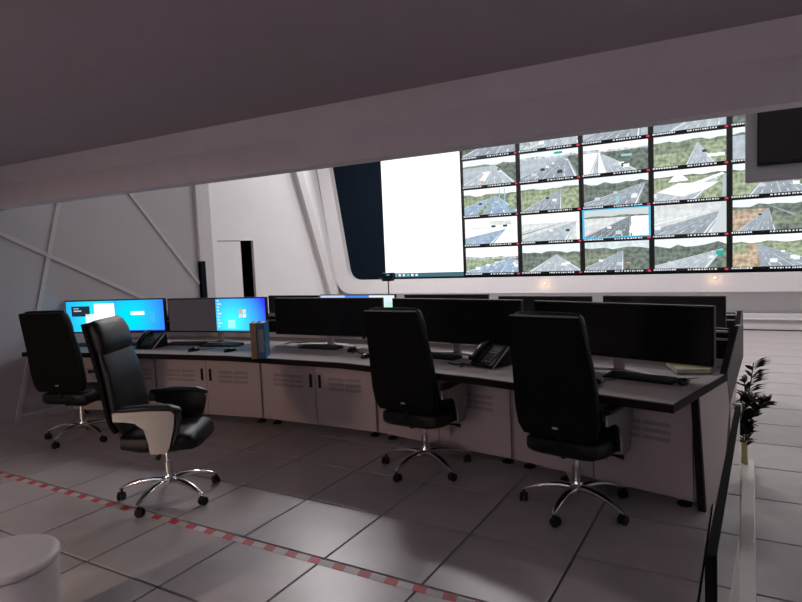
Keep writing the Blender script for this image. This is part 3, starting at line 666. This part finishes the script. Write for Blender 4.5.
def mouse(p, ang, label, zt=ZT1):
    Mo = empty('mouse', (p[0], p[1], zt), ang); tag(Mo, label, 'mouse', 'mice on the front worktop')
    bm = NB(); loft(bm, [((0, -.058, .012), (.012, 0, 0), (0, 0, .010), 2.5), ((0, -.045, .016), (.026, 0, 0), (0, 0, .015), 2.6), ((0, -.005, .020), (.031, 0, 0), (0, 0, .0195), 2.6), ((0, .04, .015), (.028, 0, 0), (0, 0, .0145), 2.6), ((0, .056, .010), (.015, 0, 0), (0, 0, .008), 2.5)], 16)
    obj('shell', bm, BLACKGL, Mo, True)
    bm = NB(); lathe(bm, [(.007, -.004), (.007, .004)], (0, .03, .029), 10, Matrix.Rotation(R_(90), 4, 'Y')); obj('wheel', bm, BLACKPL, Mo)
    bm = NB(); tube(bm, [(0, .055, .006), (.02, .10, .004), (.0, .15, .004), (.05, .20, .004)], .0025, 6); obj('cable', bm, BLACKPL, Mo)
    return Mo
def unit_dir(k): return row1[k]
def on_unit(k, x, off):
    c, a = row1[k]; return (c.x + x * math.cos(a) - off * math.sin(a), c.y + x * math.sin(a) + off * math.cos(a)), a
for k, x, off, lab in ((0, -.26, .10, 'black keyboard beside the office chair at the ribbed wall'), (0, .27, .12, 'black keyboard by the phone under the lit blue monitor'),
                       (1, -.33, .12, 'black keyboard under the grey monitor half'), (1, .16, .08, 'black keyboard under the blue desktop half'), (2, -.02, .14, 'black keyboard under the dark monitor by the binders'),
                       (3, -.06, .08, 'black keyboard half hidden behind the office chair with a deskphone beside it'), (4, .28, .09, 'black keyboard in front of the copper-tinted monitor foot by the end panel')):
    p, a = on_unit(k, x, off - (.04 if k in (0, 4) else .01)); keyboard(p, a + (R_(6) if k == 1 else 0), lab)
for (px, py), lab in (((194, 349.5), 'black mouse before the grey monitor half'), ((230, 350), 'black mouse before the blue desktop half'), ((352, 350), 'black mouse beside the keyboard by the binders'),
                      ((367, 356), 'black mouse partly behind the chair at the middle cabinet'), ((684, 382), 'black mouse beside the keyboard near the end panel'), ((595, 383), 'black mouse just beside the nearest office chair back')):
    p = at(px, py, ZT1 + .01); mouse((p.x, p.y), R_(random.uniform(-25, 15)), lab)
def phone(p, ang, label):
    P = empty('desk_phone', (p[0], p[1], ZT1), ang); tag(P, label, 'telephone')
    bm = NB(); prism(bm, [(-.11, -.105, .003), (-.11, .11, .003), (-.11, .11, .05), (-.11, .10, .142), (-.11, .075, .15), (-.11, -.105, .028)], (.22, 0, 0)); bd = obj('body', bm, BLACKPL, P)
    sl = math.atan2(.122, .18); Ms = Matrix.Rotation(sl, 4, 'X')
    def onface(x, y): return Vector((x, -.105 + y * math.cos(sl), .028 + y * math.sin(sl) + .002))
    bm = NB(); box(bm, onface(.035, .165), (.11, .06, .006), .002, Ms); obj('display', bm, mat('phone_display', (.10, .11, .13), .25), P)
    for r in range(4):
        for k in range(3):
            bm = NB(); box(bm, onface(.0 + k * .034, .03 + r * .025), (.024, .016, .008), .002, Ms); obj('key', bm, mat('phone_key', (.11, .11, .12), .45), P)
    bm = NB(); box(bm, onface(.035, .127), (.10, .006, .006), .001, Ms); obj('key_strip', bm, ALU, P)
    bm = NB(); pts = [onface(-.075, .0) + Vector((0, 0, .018)), onface(-.075, .02) + Vector((0, 0, .034)), onface(-.075, .10) + Vector((0, 0, .045)), onface(-.075, .18) + Vector((0, 0, .034)), onface(-.075, .205) + Vector((0, 0, .018))]
    loft(bm, [(q, (.026, 0, 0), (0, -.012, .016), 3.0) for q in pts], 14); obj('handset', bm, BLACKGL, P, True)
    bm = NB(); N = 40; pts = [(-.10 - .02 * math.sin(t / N * 3.1) + .006 * math.cos(t * 1.6), -.10 - .12 * t / N, .012 + .006 * math.sin(t * 1.6)) for t in range(N)]
    tube(bm, pts, .003, 6); obj('coiled_cord', bm, BLACKPL, P)
    bm = NB(); prism(bm, [(.111, -.10, .004), (.111, .075, .145), (.111, .085, .135), (.111, -.085, .004)], (.004, 0, 0)); obj('side_trim', bm, ALU, P)
    return P
p = at(491, 365, ZT1); phone((p.x, p.y), R_(-24), 'black desk phone with handset between the two nearest office chairs')
p = at(152, 347, ZT1); phone((p.x, p.y), R_(5), 'black desk phone beside the lit blue monitor')
# binders standing by the third monitor
def binder(p, ang, t, h, d, col, lab_strip, label):
    B = empty('binder', (p[0], p[1], ZT1), ang); tag(B, label, 'binder', 'binders on the worktop')
    cm = mat('binder_' + label[:6], col, .5, noise=.06)
    bm = NB(); b2(bm, (-t / 2, -d / 2, 0), (-t / 2 + .004, d / 2, h), .001); obj('cover', bm, cm, B)
    bm = NB(); b2(bm, (t / 2 - .004, -d / 2, 0), (t / 2, d / 2, h), .001); obj('cover', bm, cm, B)
    bm = NB(); b2(bm, (-t / 2 + .003, -d / 2 - .002, 0), (t / 2 - .003, -d / 2 + .004, h), .001); obj('spine', bm, cm, B)
    bm = NB(); b2(bm, (-t / 2 + .007, -d / 2 + .01, .006), (t / 2 - .007, d / 2 - .012, h - .01)); obj('pages', bm, mat('paper', (.70, .68, .63), .8), B)
    bm = NB(); b2(bm, (-t / 2 + .012, -d / 2 - .0035, h * .18), (t / 2 - .012, -d / 2 - .002, h * .82)); obj('spine_label', bm, mat('label_' + label[:6], lab_strip, .6), B)
    return B
p = at(262.5, 356, ZT1); ba = R_(34); dx = Vector((math.cos(ba), math.sin(ba)))
binder((p.x - dx.x * .05, p.y - dx.y * .05), ba, .052, .315, .24, (.42, .27, .09), (.30, .22, .14), 'yellow-brown upright binder on the worktop')
binder((p.x + dx.x * .018, p.y + dx.y * .018), ba, .068, .315, .24, (.03, .15, .27), (.30, .33, .36), 'blue upright binder with grey spine label on the worktop')
# green notebook
p = at(690, 368, ZT1); NBK = empty('notebook', (p.x - .01, p.y - .05, ZT1 + .0015), R_(20)); tag(NBK, 'olive green notebook lying flat near the end panel', 'notebook')
bm = NB(); b2(bm, (-.11, -.15, .0), (.11, .15, .006), .001); b2(bm, (-.11, -.15, .026), (.11, .15, .030), .001); obj('cover', bm, mat('olive_cover', (.22, .22, .07), .6, noise=.1), NBK)
bm = NB(); b2(bm, (-.105, -.145, .006), (.105, .145, .026)); obj('pages', bm, mat('paper', (.7, .68, .63), .8), NBK)
# loose cables by the monitor feet
def cable(pts, label):
    bm = NB(); Q = [at(x, y, ZT1 + .006) for x, y in pts]; P2 = []
    for i in range(len(Q) - 1):
        for t in range(5):
            t /= 5; p0_, p1_, p2_, p3_ = Q[max(i - 1, 0)], Q[i], Q[i + 1], Q[min(i + 2, len(Q) - 1)]
            P2.append(.5 * ((2 * p1_) + (p2_ - p0_) * t + (2 * p0_ - 5 * p1_ + 4 * p2_ - p3_) * t * t + (3 * p1_ - p0_ - 3 * p2_ + p3_) * t ** 3))
    tube(bm, P2 + [Q[-1]], .005, 6); o = obj('cable', bm, BLACKPL, None, True); tag(o, label, 'cable'); return o
cable([(285, 343.5), (292, 341.5), (300, 342), (308, 341)], 'black cable lying behind the binders')
cable([(352, 353), (357, 351), (361, 353), (364, 352)], 'black cable curling by the mouse of the binder monitor')
cable([(448, 362), (457, 364), (464, 363), (470, 366)], 'black cable running to the desk phone between chairs')
# small black box by phone
p = at(476, 359, ZT1); bm = NB(); box(bm, (0, 0, .015), (.10, .075, .03), .008); sp = obj('card_reader', bm, BLACKPL, None, loc=(p.x, p.y, ZT1)); sp.rotation_euler.z = R_(-10)
tag(sp, 'small flat black box beside the desk phone between the nearest chairs', 'box')
# slim camera on a pole behind the second row
q = at_y(388, 276, 4.30)
PC = empty('pole_camera', (q.x, 4.30, ZT2)); tag(PC, 'small black camera on a thin pole in front of the blank white screen', 'camera')
hz = q.z - ZT2
bm = NB(); lathe(bm, [(.07, 0), (.07, .01), (.012, .018)], n=20); obj('pole_base', bm, BLACKPL, PC)
bm = NB(); tube(bm, [(0, 0, .01), (0, 0, hz - .04)], .008); obj('pole', bm, BLACKPL, PC, True)
bm = NB(); box(bm, (0, 0, hz - .045), (.15, .09, .03), .008); obj('mount', bm, BLACKPL, PC)
bm = NB(); box(bm, (.01, 0, hz + .012), (.17, .10, .075), .018); hd = obj('head', bm, BLACKPL, PC)
bm = NB(); box(bm, (.03, -.052, hz + .022), (.05, .004, .02), .001); obj('status_light', bm, emit('status_blue', (.05, .35, .75), .8), hd)
bm = NB(); box(bm, (-.10, -.01, hz - .03), (.08, .03, .014), .004, Matrix.Rotation(R_(14), 4, 'Y')); obj('side_arm', bm, BLACKPL, PC)

# ================================================================== OFFICE CHAIRS
def make_chair():
    """faces +y, base centre at the origin"""
    C = empty('office_chair')
    # five-star base
    for k in range(5):
        a = 2 * math.pi * k / 5; d = Vector((math.cos(a), math.sin(a), 0)); n = Vector((-d.y, d.x, 0))
        bm = NB(); rings = []
        for t, z, wd, th in ((.03, .128, .030, .022), (.10, .135, .027, .020), (.19, .128, .024, .017), (.265, .110, .021, .014), (.325, .086, .017, .011), (.347, .076, .010, .007)):
            rings.append((d * t + Vector((0, 0, z)), n * wd, Vector((0, 0, th)), 2.6))
        loft(bm, rings, 14); leg = obj('leg', bm, CHROME, C, True)
        cpos = d * .334; fwd = n
        bm = NB()
        for s in (-1, 1):
            lathe(bm, [(.008, -.009), (.027, -.008), (.030, -.004), (.030, .004), (.027, .008), (.008, .009)], cpos + d * (s * .015) + Vector((0, 0, .030)) + fwd * .012, 16, Matrix.Rotation(a, 4, 'Z') @ Matrix.Rotation(R_(90), 4, 'Y'))
        obj('caster_wheel', bm, BLACKPL, leg, True)
        bm = NB(); tube(bm, [cpos + Vector((0, 0, .076)), cpos + Vector((0, 0, .048))], .009); box(bm, cpos + fwd * .008 + Vector((0, 0, .048)), (.03, .03, .026), .008, Matrix.Rotation(a, 4, 'Z')); obj('caster_fork', bm, BLACKPL, leg)
    bm = NB(); lathe(bm, [(.030, .100), (.042, .108), (.044, .145), (.036, .165)], n=24); obj('base_hub', bm, CHROME, C, True)
    bm = NB(); lathe(bm, [(.025, .16), (.025, .26), (.019, .26), (.019, .40)], n=20); obj('gas_column', bm, CHROME, C, True)
    bm = NB(); loft(bm, [((0, -.11, .36), (.05, 0, 0), (0, 0, .03), 4), ((0, -.02, .345), (.075, 0, 0), (0, 0, .045), 4), ((0, .08, .345), (.07, 0, 0), (0, 0, .042), 4), ((0, .13, .36), (.05, 0, 0), (0, 0, .025), 4)], 16); obj('tilt_mechanism', bm, BLACKPL, C, True)
    bm = NB(); tube(bm, [(.05, .03, .345), (.22, .04, .345), (.28, .045, .340)], .008, radii=[.007, .007, .016]); obj('lever', bm, BLACKPL, C, True)
    # seat cushion
    bm = NB(); rings = []
    for y, z, hw, hh in ((-.245, .478, .17, .025), (-.22, .472, .225, .05), (-.10, .463, .245, .060), (.06, .463, .252, .062), (.18, .468, .250, .060), (.245, .462, .238, .052), (.275, .45, .20, .03)):
        rings.append(((0, y, z - .045), (hw, 0, 0), (0, 0, hh + .008), 4.5))
    loft(bm, rings, 28); obj('seat', bm, LEATHER, C, True)
    # backrest: rear shell and front upholstery follow one curve
    curve = [(.50, -.225, .225), (.56, -.245, .250), (.66, -.262, .258), (.78, -.278, .256), (.90, -.300, .248), (1.02, -.330, .238), (1.12, -.358, .228), (1.19, -.378, .220), (1.215, -.386, .213)]
    bm = NB(); rings = []
    curve = [((z - .5) * 1.028 + .5, y, hw) for z, y, hw in curve]
    for z, y, hw in curve: rings.append(((0, y - .022, z), (hw, 0, 0), (0, .020, .004), 5))
    loft(bm, rings, 24); obj('back_shell', bm, BACKFAB, C, True)
    bm = NB(); rings = []
    for z, y, hw in curve[:6]:
        th = .040 if .52 < z < 1.0 else .026
        rings.append(((0, y + .026, z), (hw - .008, 0, 0), (0, th, .008), 4))
    loft(bm, rings, 24); obj('backrest', bm, LEATHER, C, True)
    bm = NB(); rings = []
    for z, y, hw, th in ((1.005, -.318, .212, .020), (1.03, -.322, .222, .046), (1.09, -.336, .222, .062), (1.16, -.354, .218, .060), (1.215, -.372, .212, .046), (1.238, -.382, .20, .018)):
        rings.append(((0, y + .02, z + .004), (hw, 0, 0), (0, th, .012), 3.6))
    loft(bm, rings, 24); obj('headrest', bm, LEATHER, C, True)
    bm = NB(); box(bm, (.0, -.2885, .56), (.035, .004, .013), .001); obj('maker_tag', bm, BRUSH, C)
    # back connection
    bm = NB(); tube(bm, [(0, -.05, .36), (0, -.18, .37), (0, -.235, .43), (0, -.245, .56)], .02, radii=[.026, .026, .024, .02]); obj('back_bracket', bm, BLACKPL, C, True)
    # arms
    for s in (-1, 1):
        x = s * .275
        bm = NB(); rings = []
        for y, z, hw, hh in ((-.20, .668, .020, .012), (-.17, .672, .032, .018), (.0, .678, .036, .020), (.14, .672, .035, .020), (.20, .655, .028, .016), (.215, .648, .018, .010)):
            rings.append(((x, y, z), (hw, 0, 0), (0, 0, hh), 3.5))
        loft(bm, rings, 18); arm = obj('armrest', bm, LEATHER, C, True)
        prof = [(-.225, .655), (.06, .660), (.15, .655), (.175, .63), (.165, .54), (.125, .40), (.10, .37), (.0, .37), (-.005, .44), (-.03, .535), (-.085, .58), (-.15, .592), (-.225, .597)]
        bm = NB(); prism(bm, [(x + s * .004, y, z) for y, z in prof], (s * .014, 0, 0)); obj('arm_bracket', bm, mat('arm_metal', (.30, .29, .28), .4, metal=.7, noise=.04), arm)
        bm = NB(); prism(bm, [(x + s * .003, y, z) for y, z in [(-.16, .655), (.12, .66), (.20, .645), (.21, .60), (.185, .50), (.15, .42), (.02, .42), (.0, .49), (-.05, .56), (-.16, .60)]], (-s * .03, 0, 0)); obj('arm_lining', bm, LEATHER, arm)
        bm = NB(); b2(bm, (min(s * .20, x + s * .006), .0, .385), (max(s * .20, x + s * .006), .10, .41), .004); obj('arm_mount', bm, BLACKPL, arm)
    return C
chair0 = make_chair()
CH = [((1.062, 1.222), 80, 188 - 72 * 2, 'high-backed black office chair nearest the end panel, facing the dark monitor'),
      ((-.132, 1.445), 88, 186, 'high-backed black office chair before the middle dark monitor, beside the desk phone'),
      ((-1.53, .235), 31, 213, 'high-backed black leather chair turned sideways, pulled out to the red tape'),
      ((-3.557, .871), 110, 211, 'high-backed black office chair by the ribbed left wall')]
for k, (pos, face, basea, lab) in enumerate(CH):
    C = chair0 if k == 0 else copy_tree(chair0)
    C.location = (pos[0], pos[1], 0); C.rotation_euler.z = R_(face - 90)
    tag(C, lab, 'chair', 'office chairs')
    lift = (.015, .01, .03, .012)[k]
    for ch in C.children:
        if ch.name.split('.')[0] not in ('leg', 'base_hub', 'gas_column'): ch.location.z = lift
    for ch in C.children:                       # swivel the star base on its column
        if ch.name.split('.')[0] in ('leg', 'base_hub'): ch.rotation_euler.z = R_(basea - (face - 90))

# ================================================================== FLOOR THINGS
# hazard tape along the tile joint
TP = empty('floor_tape', (0, 0, 0)); tag(TP, 'red and white hazard tape stuck along a floor tile joint', 'tape')
TX0, TX1 = -4.78, 1.88
bm = NB(); b2(bm, (TX0, -.066, .0), (TX1, -.014, .0012)); obj('white_strip', bm, mat('tape_white', (.50, .45, .44), .5), TP)
bm = NB(); prism(bm, [(0, -.066, .0012), (.072, -.066, .0012), (.058, -.014, .0012), (-.014, -.014, .0012)], (0, 0, .0006)); so = obj('red_stripe', bm, mat('tape_red', (.50, .045, .05), .5)); rs = so.data; bpy.data.objects.remove(so)
x = -.387 - .1615 * 28
while x < TX1 - .08:
    if x > TX0 + .02: link_mesh('red_stripe', rs, TP, (x, 0, 0))
    x += .1615
# white round stool
q = at(0, 556, .45); ST = empty('round_stool', (q.x, q.y, 0)); tag(ST, 'white round stool with a smooth top near the red tape', 'stool')
SMAT = mat('stool_white', (.62, .58, .56), .5, noise=.03)
bm = NB(); lathe(bm, [(.18, .02), (.195, .03), (.205, .20), (.212, .40), (.212, .41)], n=48); obj('body', bm, SMAT, ST, True)
bm = NB(); lathe(bm, [(.212, .412), (.22, .420), (.22, .436), (.213, .446), (.18, .450), (.05, .451)], n=48); obj('seat', bm, SMAT, ST, True)
bm = NB(); lathe(bm, [(.17, 0), (.17, .02)], n=40); obj('base', bm, BLACKPL, ST)
# kerb, glass railing, vase
GX = 1.955
bm = NB(); b2(bm, (1.955, -2.2, 0), (2.03, 2.46, .03), .006); kb = obj('kerb', bm, mat('kerb_white', (.62, .60, .56), .22, noise=.04), None); tag(kb, 'low white kerb strip on the floor under the glass railing', 'kerb')
GL = bpy.data.materials.new('clear_glass'); GL.use_nodes = True; nt = GL.node_tree; b = nt.nodes['Principled BSDF']
b.inputs['Base Color'].default_value = (.90, .97, .95, 1); b.inputs['Roughness'].default_value = 0.02; b.inputs['IOR'].default_value = 1.45; b.inputs['Transmission Weight'].default_value = 1.0
GR = empty('glass_railing', (GX, .12, 0)); tag(GR, 'clear glass railing panel with a black top rail beside the console end', 'railing')
Y0, Y1, ZR = -1.27, 0.0, 1.0
RAILB = mat('matt_black', (.006, .006, .006), .9, spec=.08)
dxr = -.028
bm = NB(); prism(bm, [(0.004, Y1, .033), (0.004 + dxr, Y0, .033), (0.004 + dxr, Y0, ZR - .025), (0.004, Y1, ZR - .025)], (.010, 0, 0)); obj('pane', bm, GL, GR)
bm = NB(); prism(bm, [(0.0, Y1, ZR - .025), (dxr, Y0, ZR - .025), (dxr, Y0, ZR), (0.0, Y1, ZR)], (.017, 0, 0)); obj('top_rail', bm, RAILB, GR)
bm = NB(); b2(bm, (dxr - .002, Y0 - .03, .0), (dxr + .020, Y0, ZR + .002), .004); obj('post', bm, RAILB, GR)
bm = NB(); b2(bm, (-.004, Y1 - .02, ZR - .03), (.021, Y1 + .012, ZR + .006), .006); obj('rail_clip', bm, CHROME, GR)
# plant in a slim vase on the end of the kerb
VB = Vector((1.955, 2.36, 0))
V = empty('vase', (VB.x + .012, VB.y, .030)); tag(V, 'slim yellow-green vase standing on the far end of the kerb', 'vase')
bm = NB(); lathe(bm, [(.020, 0), (.024, .004), (.021, .06), (.020, .12), (.022, .165), (.017, .165), (.015, .12), (.015, .02)], n=20); obj('body', bm, mat('vase_yellow_green', (.42, .42, .14), .35, noise=.1), V, True)
PL = empty('artificial_plant', (VB.x + .012, VB.y, .056)); tag(PL, 'dark spiky artificial plant in the slim vase beside the console end', 'plant')
LEAF = mat('dark_leaf', (.012, .014, .008), .6, noise=.4, nscale=30); STEM = mat('dark_stem', (.02, .016, .01), .7)
rnd = random.Random(3)
def leaf_mesh(L, W):
    bm = NB(); v = [bm.verts.new(p) for p in ((0, 0, 0), (L * .3, W / 2, .006), (L * .7, W * .38, .004), (L, 0, -.008), (L * .7, -W * .38, .004), (L * .3, -W / 2, .006), (L * .5, 0, .014))]
    for a_, b_ in ((0, 1), (1, 2), (2, 3), (3, 4), (4, 5), (5, 0)): bm.faces.new((v[a_], v[b_], v[6]))
    for a_ in list(bm.faces): pass
    bmesh.ops.solidify(bm, geom=bm.faces[:], thickness=.0012); o_ = obj('leaf', bm, LEAF); me = o_.data; bpy.data.objects.remove(o_); return me
lv = [leaf_mesh(.08, .034), leaf_mesh(.10, .044), leaf_mesh(.13, .012)]
stems = [[(0, 0, 0), (.006, 0, .2), (.012, .01, .42), (.040, .01, .58), (.055, .0, .705)], [(0, 0, 0), (.012, -.02, .2), (.05, -.02, .33), (.10, -.01, .40), (.145, 0, .43)], [(0, 0, 0), (-.008, .02, .2), (.01, .04, .38), (.0, .05, .55)]]
for si, st in enumerate(stems):
    bm = NB(); tube(bm, st, .004, 6); obj('stem', bm, STEM, PL, True)
    for i in range(len(st) - 1):
        for t in range((24 if si < 2 else 16) if i else 8):
            p = Vector(st[i]).lerp(Vector(st[i + 1]), rnd.random()); 
            if p.z < .10: continue
            a = rnd.uniform(0, 2 * math.pi); el = rnd.uniform(-.9, -.1)
            me = lv[2] if (si == 0 and p.z > .42 and rnd.random() < .75) else lv[rnd.choice((0, 1))]
            if me is lv[2]: a = rnd.uniform(-.5, .6); el = -.45
            o = link_mesh('leaf', me, PL, p, (rnd.uniform(-.4, .4), el, a))
bm = NB(); lathe(bm, [(.003, -.012), (.012, -.006), (.013, .004), (.004, .012)], (-.01, -.02, .40), 10); obj('berry', bm, mat('berry_orange', (.55, .14, .05), .5), PL, True)
